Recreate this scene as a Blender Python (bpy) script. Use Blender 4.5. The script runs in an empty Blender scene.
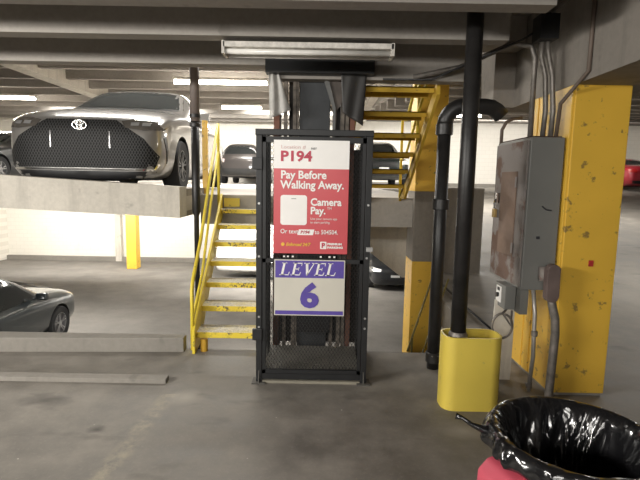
import bpy, bmesh, math, random
from mathutils import Vector, Matrix, noise
from mathutils.bvhtree import BVHTree
random.seed(7)
S = bpy.context.scene
COL = S.collection
PI = math.pi

# ---------------------------------------------------------------- camera
CAM_Z = 1.58
cam = bpy.data.cameras.new('camera'); co = bpy.data.objects.new('camera', cam); COL.objects.link(co)
cam.sensor_width = 36; cam.lens = 472 / 640 * 36; cam.clip_end = 200; cam.clip_start = .05
co.matrix_world = Matrix.Translation((0, 0, CAM_Z)) @ Matrix.Rotation(math.radians(90 - 7.24), 4, 'X') @ Matrix.Rotation(math.radians(1.0), 4, 'Z')
S.camera = co

# ---------------------------------------------------------------- world and light
W = bpy.data.worlds.new('world'); S.world = W; W.use_nodes = True
W.node_tree.nodes['Background'].inputs[0].default_value = (1, .95, .88, 1)
W.node_tree.nodes['Background'].inputs[1].default_value = .05
S.view_settings.view_transform = 'Standard'; S.view_settings.look = 'None'
S.view_settings.gamma = 1; S.view_settings.use_curve_mapping = False
S.view_settings.exposure = 0.55

def area(name, loc, size, power, rot=(0, 0, 0), col=(1, .965, .905), spread=PI):
    l = bpy.data.lights.new(name, 'AREA'); l.shape = 'RECTANGLE'; l.size, l.size_y = size
    l.energy = power; l.color = col; l.spread = spread
    o = bpy.data.objects.new(name, l); COL.objects.link(o); o.location = loc; o.rotation_euler = rot
    return o
# lamps of the bays behind and beside the photographer (out of frame)
area('bay_lamp_left', (-4.6, .6, 2.35), (1.6, .3), 165, (math.radians(62), 0, math.radians(-38)))
area('bay_lamp_back', (-1.4, -2.6, 2.25), (2.6, .4), 74, (math.radians(72), 0, 0))
area('bay_lamp_far', (-3.0, -7.5, 2.2), (5, .6), 120, (math.radians(85), 0, math.radians(-8)))

# ---------------------------------------------------------------- materials
MATS = {}
def newmat(name):
    m = bpy.data.materials.new(name); m.use_nodes = True
    nt = m.node_tree; b = nt.nodes['Principled BSDF']
    return m, nt, b
def N(nt, t, **k):
    n = nt.nodes.new(t)
    for a, v in k.items():
        if a in n.inputs: n.inputs[a].default_value = v
        else: setattr(n, a, v)
    return n
def coords(nt, world=False):
    if world: return nt.nodes.new('ShaderNodeNewGeometry').outputs['Position']
    return nt.nodes.new('ShaderNodeTexCoord').outputs['Object']
def ramp(nt, fac, stops):
    r = nt.nodes.new('ShaderNodeValToRGB'); cr = r.color_ramp
    while len(cr.elements) < len(stops): cr.elements.new(.5)
    for e, (p, c) in zip(cr.elements, stops):
        e.position = p; e.color = (c, c, c, 1) if not hasattr(c, '__len__') else (*c, 1)
    nt.links.new(fac, r.inputs[0]); return r.outputs[0]
def mix(nt, fac, a, b, mode='MIX'):
    m = nt.nodes.new('ShaderNodeMix'); m.data_type = 'RGBA'; m.blend_type = mode
    if hasattr(fac, 'links'): nt.links.new(fac, m.inputs[0])
    else: m.inputs[0].default_value = fac
    for i, v in ((6, a), (7, b)):
        if hasattr(v, 'links'): nt.links.new(v, m.inputs[i])
        else: m.inputs[i].default_value = (*v, 1)
    return m.outputs[2]
def noise_tex(nt, vec, scale, detail=5, rough=.6, stretch=None):
    if stretch:
        mp = nt.nodes.new('ShaderNodeMapping'); mp.inputs['Scale'].default_value = stretch
        nt.links.new(vec, mp.inputs[0]); vec = mp.outputs[0]
    n = N(nt, 'ShaderNodeTexNoise', Scale=scale, Detail=detail, Roughness=rough)
    nt.links.new(vec, n.inputs['Vector']); return n.outputs['Fac']
def bump(nt, b, h, strength=.3, dist=.01):
    n = N(nt, 'ShaderNodeBump', Strength=strength, Distance=dist)
    nt.links.new(h, n.inputs['Height']); nt.links.new(n.outputs[0], b.inputs['Normal'])
def plain(name, c, rough=.5, metal=0, coat=0, var=.12, scale=6, bumpy=0):
    if name in MATS: return MATS[name]
    m, nt, b = newmat(name)
    v = coords(nt); f = noise_tex(nt, v, scale)
    lo = tuple(x * (1 - var) for x in c); hi = tuple(min(1, x * (1 + var)) for x in c)
    nt.links.new(ramp(nt, f, [(.3, lo), (.7, hi)]), b.inputs['Base Color'])
    b.inputs['Roughness'].default_value = rough; b.inputs['Metallic'].default_value = metal
    b.inputs['Coat Weight'].default_value = coat; b.inputs['Coat Roughness'].default_value = .05
    if bumpy: bump(nt, b, noise_tex(nt, v, scale * 6), bumpy)
    MATS[name] = m; return m
def concrete(name, c, dark=.72, streak=0, rough=.85, stains=.35, world=True):
    m, nt, b = newmat(name); v = coords(nt, world)
    big = noise_tex(nt, v, .9, 6, .6); fine = noise_tex(nt, v, 22, 4, .7)
    base = ramp(nt, big, [(.3, tuple(x * dark for x in c)), (.62, c)])
    base = mix(nt, .35, base, ramp(nt, fine, [(.25, tuple(x * .7 for x in c)), (.75, tuple(min(1, x * 1.2) for x in c))]))
    if streak:
        st = noise_tex(nt, v, 1.5, 4, .6, (5, 5, .6))
        base = mix(nt, ramp(nt, st, [(.5, 0.0), (.72, streak)]), base, tuple(x * .45 for x in c))
    if stains:
        pit = noise_tex(nt, v, 6, 3, .5)
        base = mix(nt, ramp(nt, pit, [(.66, 0.0), (.74, stains)]), base, tuple(x * .4 for x in c))
    nt.links.new(base, b.inputs['Base Color']); b.inputs['Roughness'].default_value = rough
    bump(nt, b, fine, .25, .004)
    return m
def paint(name, c, chip=(.09, .07, .05), amount=.5, rough=.45, scale=9, cov=.66):
    m, nt, b = newmat(name); v = coords(nt, True)
    f = noise_tex(nt, v, scale, 6, .65); g = noise_tex(nt, v, 1.6, 4, .5)
    base = ramp(nt, g, [(.3, tuple(x * .86 for x in c)), (.7, c)])
    base = mix(nt, ramp(nt, f, [(cov, 0.0), (cov + .06, amount)]), base, chip)
    nt.links.new(base, b.inputs['Base Color']); b.inputs['Roughness'].default_value = rough
    bump(nt, b, f, .15, .003)
    return m
def emis(name, c, s):
    m, nt, b = newmat(name)
    b.inputs['Base Color'].default_value = (*c, 1)
    b.inputs['Emission Color'].default_value = (*c, 1); b.inputs['Emission Strength'].default_value = s
    return m

CONC = concrete('concrete_beam', (.26, .235, .205), .7, .35)
CONC_L = concrete('concrete_light', (.60, .56, .49), .8, .4, stains=.5)
CONC_C = concrete('concrete_ceiling', (.32, .295, .265), .75, 0)
CONC_CURB = concrete('concrete_curb', (.27, .25, .22), .75, .2)
CONC_LOW = concrete('lower_floor_concrete', (.21, .195, .175), .5, 0, stains=.3)
CONC_UP = concrete('upper_floor_concrete', (.45, .42, .38), .8, 0)
YEL = paint('yellow_paint', (.82, .50, .06), amount=.7, cov=.60, scale=12)
YEL2 = paint('yellow_bollard_paint', (.80, .62, .10), (.35, .30, .12), .4, cov=.6)
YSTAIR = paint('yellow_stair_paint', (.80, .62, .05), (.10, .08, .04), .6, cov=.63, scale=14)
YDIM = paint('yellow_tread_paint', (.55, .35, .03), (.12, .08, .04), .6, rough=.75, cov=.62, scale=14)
def wallmat():
    m, nt, b = newmat('white_wall_paint'); v = coords(nt, True)
    br = N(nt, 'ShaderNodeTexBrick', Scale=1.0)
    br.inputs['Color1'].default_value = (.82, .79, .72, 1); br.inputs['Color2'].default_value = (.80, .77, .70, 1)
    br.inputs['Mortar'].default_value = (.72, .69, .62, 1); br.inputs['Mortar Size'].default_value = .006
    br.inputs['Brick Width'].default_value = .4; br.inputs['Row Height'].default_value = .2
    mp = nt.nodes.new('ShaderNodeMapping'); mp.inputs['Rotation'].default_value = (PI / 2, 0, 0)
    nt.links.new(v, mp.inputs[0]); nt.links.new(mp.outputs[0], br.inputs['Vector'])
    f = noise_tex(nt, v, 1.3, 5)
    nt.links.new(mix(nt, ramp(nt, f, [(.6, 0.0), (.8, .25)]), br.outputs[0], (.5, .46, .4)), b.inputs['Base Color'])
    b.inputs['Roughness'].default_value = .7
    return m
WALL = wallmat()
def floormat():
    m, nt, b = newmat('parking_floor'); v = coords(nt, True)
    big = noise_tex(nt, v, .8, 7, .62); mid = noise_tex(nt, v, 3.2, 5, .65); fine = noise_tex(nt, v, 45, 3, .7)
    base = ramp(nt, big, [(.30, (.125, .113, .097)), (.52, (.20, .183, .158)), (.7, (.275, .252, .218))])
    base = mix(nt, .45, base, ramp(nt, mid, [(.3, (.10, .09, .078)), (.7, (.29, .265, .228))]))
    base = mix(nt, ramp(nt, fine, [(.55, 0.0), (.8, .35)]), base, (.33, .30, .26))
    # worn yellowish line running towards the camera
    sx = nt.nodes.new('ShaderNodeSeparateXYZ'); nt.links.new(v, sx.inputs[0])
    a = N(nt, 'ShaderNodeMath', operation='MULTIPLY_ADD'); nt.links.new(sx.outputs['Y'], a.inputs[0]); a.inputs[1].default_value = -.05; a.inputs[2].default_value = 1.25
    s = N(nt, 'ShaderNodeMath', operation='ADD'); nt.links.new(sx.outputs['X'], s.inputs[0]); nt.links.new(a.outputs[0], s.inputs[1])
    ab = N(nt, 'ShaderNodeMath', operation='ABSOLUTE'); nt.links.new(s.outputs[0], ab.inputs[0])
    line = ramp(nt, ab.outputs[0], [(.03, 1.0), (.08, 0.0)])
    gt = N(nt, 'ShaderNodeMath', operation='LESS_THAN'); nt.links.new(sx.outputs['Y'], gt.inputs[0]); gt.inputs[1].default_value = 3.3
    wear = ramp(nt, noise_tex(nt, v, 9, 5, .7), [(.42, 0.0), (.62, .38)])
    f1 = mix(nt, 1, line, wear, 'MULTIPLY')
    mm = N(nt, 'ShaderNodeMath', operation='MULTIPLY'); nt.links.new(f1, mm.inputs[0]); nt.links.new(gt.outputs[0], mm.inputs[1])
    base = mix(nt, mm.outputs[0], base, (.46, .40, .27))
    vo = N(nt, 'ShaderNodeTexVoronoi', Scale=5); nt.links.new(v, vo.inputs['Vector'])
    base = mix(nt, ramp(nt, vo.outputs['Distance'], [(.018, .8), (.03, 0.0)]), base, (.6, .57, .5))
    blot = noise_tex(nt, v, 1.9, 3, .5, (1, 2.2, 1))
    base = mix(nt, ramp(nt, blot, [(.62, 0.0), (.72, .55)]), base, (.07, .062, .053))
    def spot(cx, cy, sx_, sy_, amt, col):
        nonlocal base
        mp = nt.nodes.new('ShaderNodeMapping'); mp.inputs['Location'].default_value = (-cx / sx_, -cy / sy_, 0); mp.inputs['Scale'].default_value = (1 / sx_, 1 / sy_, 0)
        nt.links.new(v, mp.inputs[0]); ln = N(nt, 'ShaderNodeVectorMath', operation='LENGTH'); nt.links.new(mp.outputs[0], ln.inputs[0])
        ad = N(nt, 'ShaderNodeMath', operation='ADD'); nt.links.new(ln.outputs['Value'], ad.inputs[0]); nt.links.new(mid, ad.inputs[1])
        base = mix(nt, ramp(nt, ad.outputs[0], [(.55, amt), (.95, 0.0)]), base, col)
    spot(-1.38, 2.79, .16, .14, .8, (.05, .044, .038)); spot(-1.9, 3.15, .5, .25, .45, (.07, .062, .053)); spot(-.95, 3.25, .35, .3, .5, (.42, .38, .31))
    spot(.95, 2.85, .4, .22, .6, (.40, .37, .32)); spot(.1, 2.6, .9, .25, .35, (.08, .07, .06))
    nt.links.new(base, b.inputs['Base Color'])
    nt.links.new(ramp(nt, mid, [(.3, .5), (.7, .8)]), b.inputs['Roughness'])
    bump(nt, b, fine, .3, .003)
    return m
FLOOR = floormat()
BLACK = plain('black_steel', (.011, .0115, .0125), .5, 0, var=.3)
BLACKP = plain('black_iron_pipe', (.018, .017, .0165), .42, var=.35, bumpy=.2)
DKSTEEL = plain('dark_blue_grey_steel', (.026, .029, .032), .55, var=.3)
GREYST = paint('grey_enamel', (.195, .195, .182), (.07, .05, .035), .5, .45, 5, .64)
RUST = paint('rusted_grey_enamel', (.23, .205, .19), (.115, .055, .032), .85, .7, 3.0, .54)
CONDUIT = plain('conduit_metal', (.22, .20, .18), .45, .5, var=.4, scale=12)
RUBBER = plain('tyre_rubber', (.018, .018, .019), .8)
DARK = plain('dark_plastic', (.012, .012, .013), .35)
GLASS = plain('car_glass', (.022, .024, .024), .12, 0, 0, var=.1)
CHROME = plain('chrome', (.75, .74, .72), .12, 1, var=.05)
ALLOY = plain('alloy', (.42, .42, .43), .3, .8)
LAMPG = plain('headlamp_lens', (.30, .30, .30), .1, .3, 1)
TAILR = plain('red_tail_lens', (.45, .02, .02), .15, 0, 1)
TUBE = emis('lit_tube', (1, .93, .82), 26)
TUBE_OFF = plain('unlit_tube_glass', (.72, .70, .66), .25)
FIXW = plain('fixture_white_enamel', (.62, .59, .54), .45, var=.25, scale=20)

# ---------------------------------------------------------------- mesh helpers
def link(name, me, mat, parent=None, smooth=False):
    o = bpy.data.objects.new(name, me); COL.objects.link(o)
    if mat: me.materials.append(mat)
    if smooth:
        for p in me.polygons: p.use_smooth = True
    if parent: o.parent = parent
    return o
class MB:
    def __init__(s): s.bm = bmesh.new()
    def box(s, x0, x1, y0, y1, z0, z1, bev=0):
        vs = [s.bm.verts.new((x, y, z)) for x in (x0, x1) for y in (y0, y1) for z in (z0, z1)]
        fs = [(0, 1, 3, 2), (4, 6, 7, 5), (0, 4, 5, 1), (2, 3, 7, 6), (0, 2, 6, 4), (1, 5, 7, 3)]
        F = [s.bm.faces.new([vs[i] for i in f]) for f in fs]
        if bev:
            es = list({e for f in F for e in f.edges})
            bmesh.ops.bevel(s.bm, geom=es, offset=bev, segments=2, affect='EDGES', profile=.6)
        return s
    def prism(s, pts, axis, a, b, bev=0):
        """pts 2D outline; axis 'x': pts are (y,z); 'y': (x,z); 'z': (x,y); extruded from a to b"""
        def P(p, t): return {'x': (t, p[0], p[1]), 'y': (p[0], t, p[1]), 'z': (p[0], p[1], t)}[axis]
        A = [s.bm.verts.new(P(p, a)) for p in pts]; B = [s.bm.verts.new(P(p, b)) for p in pts]
        n = len(pts); F = [s.bm.faces.new(A[::-1]), s.bm.faces.new(B)]
        for i in range(n): F.append(s.bm.faces.new((A[i], A[(i + 1) % n], B[(i + 1) % n], B[i])))
        bmesh.ops.recalc_face_normals(s.bm, faces=F)
        if bev:
            bmesh.ops.bevel(s.bm, geom=list({e for f in F for e in f.edges}), offset=bev, segments=2, affect='EDGES', profile=.6)
        return s
    def tube(s, pts, r, seg=12, cap=True, rs=None):
        pts = [Vector(p) for p in pts]; rings = []
        up = None
        for i, p in enumerate(pts):
            t = (pts[min(i + 1, len(pts) - 1)] - pts[max(i - 1, 0)]).normalized()
            if up is None: up = Vector((0, 0, 1)) if abs(t.z) < .9 else Vector((0, 1, 0))
            u = (up - t * up.dot(t)).normalized(); w = t.cross(u); up = u
            R = rs[i] if rs else r
            rings.append([s.bm.verts.new(p + (u * math.cos(2 * PI * k / seg) + w * math.sin(2 * PI * k / seg)) * R) for k in range(seg)])
        for A, B in zip(rings, rings[1:]):
            for k in range(seg): s.bm.faces.new((A[k], A[(k + 1) % seg], B[(k + 1) % seg], B[k]))
        if cap: s.bm.faces.new(rings[0][::-1]); s.bm.faces.new(rings[-1])
        return s
    def lathe(s, prof, center=(0, 0, 0), axis='z', seg=28, caps=True, loop=False):
        """prof list of (r, t) along the axis"""
        c = Vector(center); rings = []
        for r, t in prof:
            ring = []
            for k in range(seg):
                a = 2 * PI * k / seg; u, w = r * math.cos(a), r * math.sin(a)
                v = {'z': (u, w, t), 'x': (t, u, w), 'y': (u, t, w)}[axis]
                ring.append(s.bm.verts.new(c + Vector(v)))
            rings.append(ring)
        for A, B in zip(rings, rings[1:]):
            for k in range(seg): s.bm.faces.new((A[k], A[(k + 1) % seg], B[(k + 1) % seg], B[k]))
        if loop:
            for k in range(seg): s.bm.faces.new((rings[-1][k], rings[-1][(k + 1) % seg], rings[0][(k + 1) % seg], rings[0][k]))
            caps = False
        if caps and prof[0][0] > 1e-5: s.bm.faces.new(rings[0][::-1])
        if caps and prof[-1][0] > 1e-5: s.bm.faces.new(rings[-1])
        return s
    def bar(s, a, b, w, h=None):
        """rectangular bar between two points"""
        a, b = Vector(a), Vector(b); h = h or w; t = (b - a).normalized()
        up = Vector((0, 0, 1)) if abs(t.z) < .95 else Vector((0, 1, 0))
        u = (up - t * up.dot(t)).normalized(); x = t.cross(u)
        A, B = [], []
        for du, dx in ((-1, -1), (-1, 1), (1, 1), (1, -1)):
            o = u * du * h / 2 + x * dx * w / 2
            A.append(s.bm.verts.new(a + o)); B.append(s.bm.verts.new(b + o))
        s.bm.faces.new(A[::-1]); s.bm.faces.new(B)
        for i in range(4): s.bm.faces.new((A[i], A[(i + 1) % 4], B[(i + 1) % 4], B[i]))
        return s
    def build(s, name, mat, parent=None, smooth=False, angle=None):
        bmesh.ops.recalc_face_normals(s.bm, faces=s.bm.faces[:])
        me = bpy.data.meshes.new(name); s.bm.to_mesh(me); s.bm.free()
        o = link(name, me, mat, parent, smooth)
        if angle:
            for p in me.polygons: p.use_smooth = True
            me.set_sharp_from_angle(angle=math.radians(angle))
        return o
def tag(o, label=None, cat=None, group=None, kind=None):
    if label: o['label'] = label
    if cat: o['category'] = cat
    if group: o['group'] = group
    if kind: o['kind'] = kind
    return o
def empty(name, label, cat, group=None):
    o = bpy.data.objects.new(name, None); COL.objects.link(o); o.empty_display_size = .2
    return tag(o, label, cat, group)
def settle(root):
    """give a thing whose parts were built in world coordinates its origin at its base, and each part its own"""
    def kids(o): return [c for c in o.children]
    allm = []
    def walk(o):
        for c in COL.objects:
            if c.parent == o: allm.append(c); walk(c)
    walk(root)
    if root.type == 'MESH': allm.insert(0, root)
    lo = Vector((1e9,) * 3); hi = Vector((-1e9,) * 3)
    bb = {}
    for o in allm:
        cs = [v.co for v in o.data.vertices]
        l = Vector([min(c[i] for c in cs) for i in range(3)]); h = Vector([max(c[i] for c in cs) for i in range(3)])
        bb[o.name] = (l, h)
        lo = Vector(map(min, lo, l)); hi = Vector(map(max, hi, h))
    base = Vector(((lo.x + hi.x) / 2, (lo.y + hi.y) / 2, lo.z))
    world = {root.name: base}
    for o in allm:
        if o is not root:
            l, h = bb[o.name]; world[o.name] = (l + h) / 2
    done = set()
    for o in allm:
        w = world[o.name]
        if o.data.name not in done: o.data.transform(Matrix.Translation(-w)); done.add(o.data.name)
        o.location = w - (world[o.parent.name] if o.parent else Vector())
    if root.type != 'MESH': root.location = base
    return root
def struct(mb, name, mat, **k):
    o = mb.build(name, mat, **k); o['kind'] = 'structure'; settle(o); return o
def thing(mb, name, mat, label, cat, group=None, **k):
    o = mb.build(name, mat, **k); tag(o, label, cat, group); settle(o); return o
def text(body, name, mat, parent, loc, size, shear=0, offset=0, align='LEFT', sx=1.0, spacing=1.0, depth=.0008, roty=0):
    c = bpy.data.curves.new(name, 'FONT'); c.body = body; c.size = size; c.shear = shear; c.offset = offset
    c.extrude = depth; c.align_x = align; c.space_character = spacing; c.resolution_u = 3
    o = bpy.data.objects.new(name, c); COL.objects.link(o)
    bpy.context.view_layer.update()
    me = bpy.data.meshes.new_from_object(o.evaluated_get(bpy.context.evaluated_depsgraph_get()))
    bpy.data.objects.remove(o); bpy.data.curves.remove(c)
    me.transform(Matrix.Translation(loc) @ Matrix.Rotation(PI / 2, 4, 'X') @ Matrix.Diagonal((sx, 1, 1, 1)))
    me.materials.clear()
    return link(name, me, mat, parent)
def rrect(x0, x1, z0, z1, r, n=5):
    P = []
    for cx, cz, a0 in ((x1 - r, z0 + r, -90), (x1 - r, z1 - r, 0), (x0 + r, z1 - r, 90), (x0 + r, z0 + r, 180)):
        for i in range(n + 1):
            a = math.radians(a0 + 90 * i / n); P.append((cx + r * math.cos(a), cz + r * math.sin(a)))
    return P

# ================================================================ STRUCTURE
F1 = 1.37                                   # upper deck level
def zlow(y): return -1.85 - .045 * (y - 4.5)
def zramp(y): return min(F1, max(0, .092 * (y - 4.6)))
YE = 4.23                                   # edge of our deck
# our own deck
struct(MB().box(-9, 1.56, -9, YE, -.35, 0), 'floor', FLOOR)
struct(MB().prism([(-9, -.35), (-9, 0), (4.6, 0), (19.49, F1), (24, F1), (24, F1 - .35), (19.49, F1 - .35), (4.6, -.35)], 'x', 1.56, 16), 'floor', FLOOR)
# lower deck and upper deck
struct(MB().prism([(2, zlow(2) - .3), (2, zlow(2)), (24, zlow(24)), (24, zlow(24) - .3)], 'x', -16, 9), 'floor', CONC_LOW)
struct(MB().box(-16, -1.55, 5.45, 24, 1.2, F1).box(-1.55, 1.56, 6.1, 24, .99, F1).box(1.56, 3.2, 13, 19.5, 1.0, F1), 'floor', CONC_UP)
# edge beam of the upper deck, its top rising slightly to the left
eb = MB()
def zt(x): return 1.478 - .05 * (x + 1.55)
def zb(x): return 1.137 - .04 * (x + 1.55)
v = []
for x in (-9, -1.55):
    v.append([eb.bm.verts.new(p) for p in ((x, 5.2, zb(x)), (x, 5.2, zt(x)), (x, 5.46, zt(x)), (x, 5.46, zb(x)))])
for i in range(4): eb.bm.faces.new((v[0][i], v[0][(i + 1) % 4], v[1][(i + 1) % 4], v[1][i]))
eb.bm.faces.new(v[0]); eb.bm.faces.new(v[1][::-1])
struct(eb, 'edge_beam', CONC_L)
struct(MB().box(-1.75, -1.552, 5.46, 6.3, 1.137, 1.45), 'edge_beam', CONC)
# back and side walls
struct(MB().box(-16, 16, 24, 24.3, -3.4, 6), 'wall_back', WALL)
struct(MB().box(-16.3, -16, -9, 24.3, -3.4, 6), 'wall_left', WALL)
struct(MB().box(16, 16.3, -9, 24.3, -3.4, 6), 'wall_right', WALL)
struct(MB().box(-16, 9, 23.8, 24, zlow(24), zlow(24) + .22), 'baseboard_back', CONC_CURB)
struct(MB().box(1.6, 16, 23.85, 24, zramp(24), zramp(24) + .16), 'baseboard_right', CONC_CURB)
struct(MB().box(9, 9.2, 4.6, 24, -3.2, .0), 'wall_side', CONC)
struct(MB().box(-9, 9, -9.3, -9, -.35, 3.4), 'wall_front', CONC)
# ceiling over our deck: slab with stems
struct(MB().box(-9, 9, -9, 4.45, 3.0, 3.2), 'ceiling', CONC_C)
for i, y in enumerate([-7, -5.5, -4, -2.5, -1.0, .45, 1.25, 2.05, 2.72, 3.38, 4.2]):
    struct(MB().prism([(y, 2.55), (y - .03, 3.0), (y + .17, 3.0), (y + .13, 2.55)], 'x', -9, 1.27 if y > 0 else 1.74), 'ceiling_beam', CONC_C)
struct(MB().box(-.45, 1.30, 4.1, 4.24, 2.42, 3.0).box(-.45, 1.74, 4.24, 4.45, 2.75, 3.0), 'ceiling_beam', CONC_C)
struct(MB().box(-.47, .42, 3.98, 4.1, 2.445, 2.57), 'ceiling_beam', BLACK)
# the big beam over the yellow column, running to the camera
struct(MB().box(1.75, 2.45, -9, 4.75, 2.27, 3.0), 'ceiling_beam', CONC)
struct(MB().prism([(4.45, 2.27), (4.45, 3.2), (4.9, 3.2), (4.75, 2.27)], 'x', 1.56, 1.75), 'ceiling_beam', CONC)
# deck above the ramp
struct(MB().prism([(4.45, 2.95), (4.45, 3.2), (24, 3.2 + .092 * 19.5), (24, 2.95 + .092 * 19.5)], 'x', 1.7, 16), 'ceiling', CONC_C)
for i in range(13):
    y = 5.6 + i * 1.45; z = 2.95 + .092 * (y - 4.45)
    struct(MB().prism([(y, z - .24), (y - .03, z + .02), (y + .2, z + .02), (y + .15, z - .24)], 'x', 1.72, 16), 'ceiling_beam', CONC_C)
# ceiling of the upper deck
struct(MB().box(-16, 1.7, 4.6, 24, 4.62, 4.8), 'ceiling', CONC_C)
for i in range(14):
    y = 5.6 + i * 1.3
    struct(MB().prism([(y, 4.22), (y - .03, 4.62), (y + .2, 4.62), (y + .15, 4.22)], 'x', -16, 1.7), 'ceiling_beam', CONC_C)
struct(MB().box(-7.45, -7.05, 5, 24, 4.08, 4.62), 'ceiling_beam', CONC_L)
struct(MB().box(1.45, 1.85, 6.5, 24, 4.08, 4.62), 'ceiling_beam', CONC_L)
# close the gap between the levels
struct(MB().box(-9, 9, 4.35, 4.6, 3.2, 4.8), 'ceiling_beam', CONC)
# kerb at our deck edge on the left, wheel stop
struct(MB().prism([(-2.85 - 6, 3.75), (-2.85, 4.065), (-1.225, 4.14), (-1.225, 4.24), (-9, 4.24)], 'z', 0, .135, .008), 'trim_1', CONC_CURB)
thing(MB().prism([(3.42, 0), (3.422, .036), (3.50, .042), (3.51, 0)], 'x', -2.9, 0, .004), 'wheel_stop', CONC_CURB,
      'long low weathered concrete wheel stop on the floor in front of the kerb', 'wheel stop')
ws = bpy.data.objects['wheel_stop']; ws.location = (-2.62, 3.51, 0)
# parapet block on the ramp edge
struct(MB().box(1.72, 2.42, 7.0, 7.35, 0, 1.5, .02), 'trim_2', CONC)
# sloping underside of the ramp wall seen behind the lift cage
struct(MB().prism([(.35, .99), (.35, .78), (1.35, .02), (1.6, .02), (1.6, .99)], 'y', 7.6, 7.9), 'trim_3', CONC_L)
struct(MB().box(.3, 1.56, 4.2, YE + .06, -.4, -.02), 'edge_shadow_strip', BLACK)  # black strip put in for the shadow line along the deck edge

# columns
def column(name, x0, x1, y0, y1, z0, z1, mat, label=None, parent=None):
    m = MB().prism(rrect(x0, x1, y0, y1, .02, 2), 'z', z0, z1)
    return m
c = empty('column', 'yellow painted square concrete column beside the grey electrical box', 'column')
m = MB().box(1.762, 2.155, 3.39, 4.1, .02, 2.27, .006)
for ya, yb_ in ((3.396, 3.76), (3.78, 3.90), (3.92, 4.095)): m.box(1.745, 1.77, ya, yb_, .02, 2.268, .004)
m.build('shaft', YEL, c)
MB().prism(rrect(1.755, 2.145, 3.40, 4.09, .01, 2), 'z', 0, .02).build('footing', CONC_CURB, c)
settle(c)
m = MB().prism(rrect(0, .055, 0, .012, .002, 2), 'x', 0, 0.1)
m.bm.free()
st = thing(MB().prism(rrect(1.955, 1.99, .99, 1.035, .003, 2), 'y', 3.385, 3.389), 'sticker', plain('red_sticker', (.42, .03, .03), .5, var=.5, scale=60),
      'small dark red square sticker low on the yellow column face', 'sticker')
thing(MB().tube([(2.27, 3.75, 0), (2.27, 3.75, 2.27)], .022), 'conduit', plain('pale_pipe', (.55, .53, .49), .5),
      'pale thin pipe running up the right edge of the yellow column', 'pipe')
c = empty('column', 'square column behind the black pipes, yellow above and below a bare concrete band', 'column')
def cb(z0, z1, mat, nm): MB().box(1.19, 1.56, 6.0, 6.45, z0, z1, .006).build(nm, mat, c)
cb(-2.2, .56, YEL, 'painted_base'); cb(.56, 1.46, CONC, 'bare_band'); cb(1.46, 4.6, YEL, 'painted_shaft')
settle(c)
thing(MB().box(-8.80, -8.35, 21.2, 21.7, zlow(21.2), .99, .02), 'column', YEL, 'yellow column far back on the lower level near the white wall', 'column')
# light strip walls: conduit line on the white wall
thing(MB().box(-10.4, -10.1, 23.75, 23.99, zlow(24), .9), 'wall_pier', CONC_L, 'narrow stained concrete strip on the lower white wall left of the far yellow column', 'wall pier')

# ================================================================ LAMPS
def lamp(x0, x1, y, z, label, lit=True, group=None, power=0, tubes=1, ceil=4.625):
    t = empty('fluorescent_light', label, 'ceiling light', group)
    MB().prism([(y - .06, z), (y - .075, z + .05), (y - .03, z + .075), (y + .03, z + .075), (y + .075, z + .05), (y + .06, z)], 'x', x0, x1).build('housing', FIXW, t)
    for k in range(tubes):
        yy = y - .03 + .06 * k if tubes > 1 else y
        MB().tube([(x0 + .02, yy, z - .05), (x1 - .02, yy, z - .05)], .05, 10).build('tube', TUBE if lit else TUBE_OFF, t, True)
    for x in (x0, x1 - .03):
        MB().box(x, x + .03, y - .05, y + .05, z - .045, z).build('end_cap', FIXW, t)
    for x in (x0 + .3, x1 - .3): MB().tube([(x, y, z + .07), (x, y, ceil)], .006, 6).build('hanger', CONDUIT, t)
    settle(t)
    if lit and power:
        area('lamp_glow', ((x0 + x1) / 2, y, z - .12), (x1 - x0, .1), power)
    return t
G = 'lit ceiling lights over the upper deck'
lamp(-12.0, -9.45, 16.0, 4.14, 'lit tube light at the far left over the upper deck', group=G, power=300)
lamp(-3.95, -1.45, 12.9, 4.14, 'longest lit tube light above the upper deck, crossed by the steel post', group=G, power=330)
lamp(-3.6, -2.15, 17.3, 4.14, 'shorter lit tube light nearer the back wall above the brownish hatchback', group=G, power=150)
lamp(3.6, 4.6, 14.0, 3.56, 'lit tube light over the ramp seen behind the black pipe elbow', power=200, ceil=3.83)
D60 = math.radians(60)
area('upper_bay_fill', (-3.2, 7.4, 4.15), (2.5, .15), 85)  # added light without a fixture, brightens the sedan's hood
area('upper_bay_fill', (-8.0, 19.5, 4.1), (6, .3), 250, (D60, 0, 0))  # this and the next: added lights aimed at the back wall
area('upper_bay_fill', (0, 19.5, 4.1), (6, .3), 250, (D60, 0, 0))
area('ramp_fill', (8, 19.0, 4.0), (8, .3), 220, (D60, 0, 0))  # added light that brightens the white wall behind the ramp
area('ramp_fill', (7.5, 12, 3.3), (3, .3), 95)  # this and the next: added lights to lift the ramp floor
area('ramp_fill', (5.5, 6, 2.7), (1.6, .2), 55)
area('stair_fill', (-.9, 7.0, 4.15), (1.2, .15), 70)  # added light with no lamp there, brightens the stair treads
area('lower_bay_fill', (-10, 19.0, .8), (8, .3), 420, (D60, 0, 0))  # added light tilted at the lower back wall to whiten it
area('lower_bay_fill', (-1.5, 16.0, .8), (4, .3), 480, (D60, 0, 0))  # from here on, added lights that brighten the lower deck
area('lower_bay_fill', (-6.5, 11.5, .9), (3, .2), 150)
area('lower_bay_fill', (1.5, 14, .9), (2.5, .2), 130)
area('lower_bay_fill', (-1.5, 8.0, .9), (2.5, .2), 130)
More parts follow.
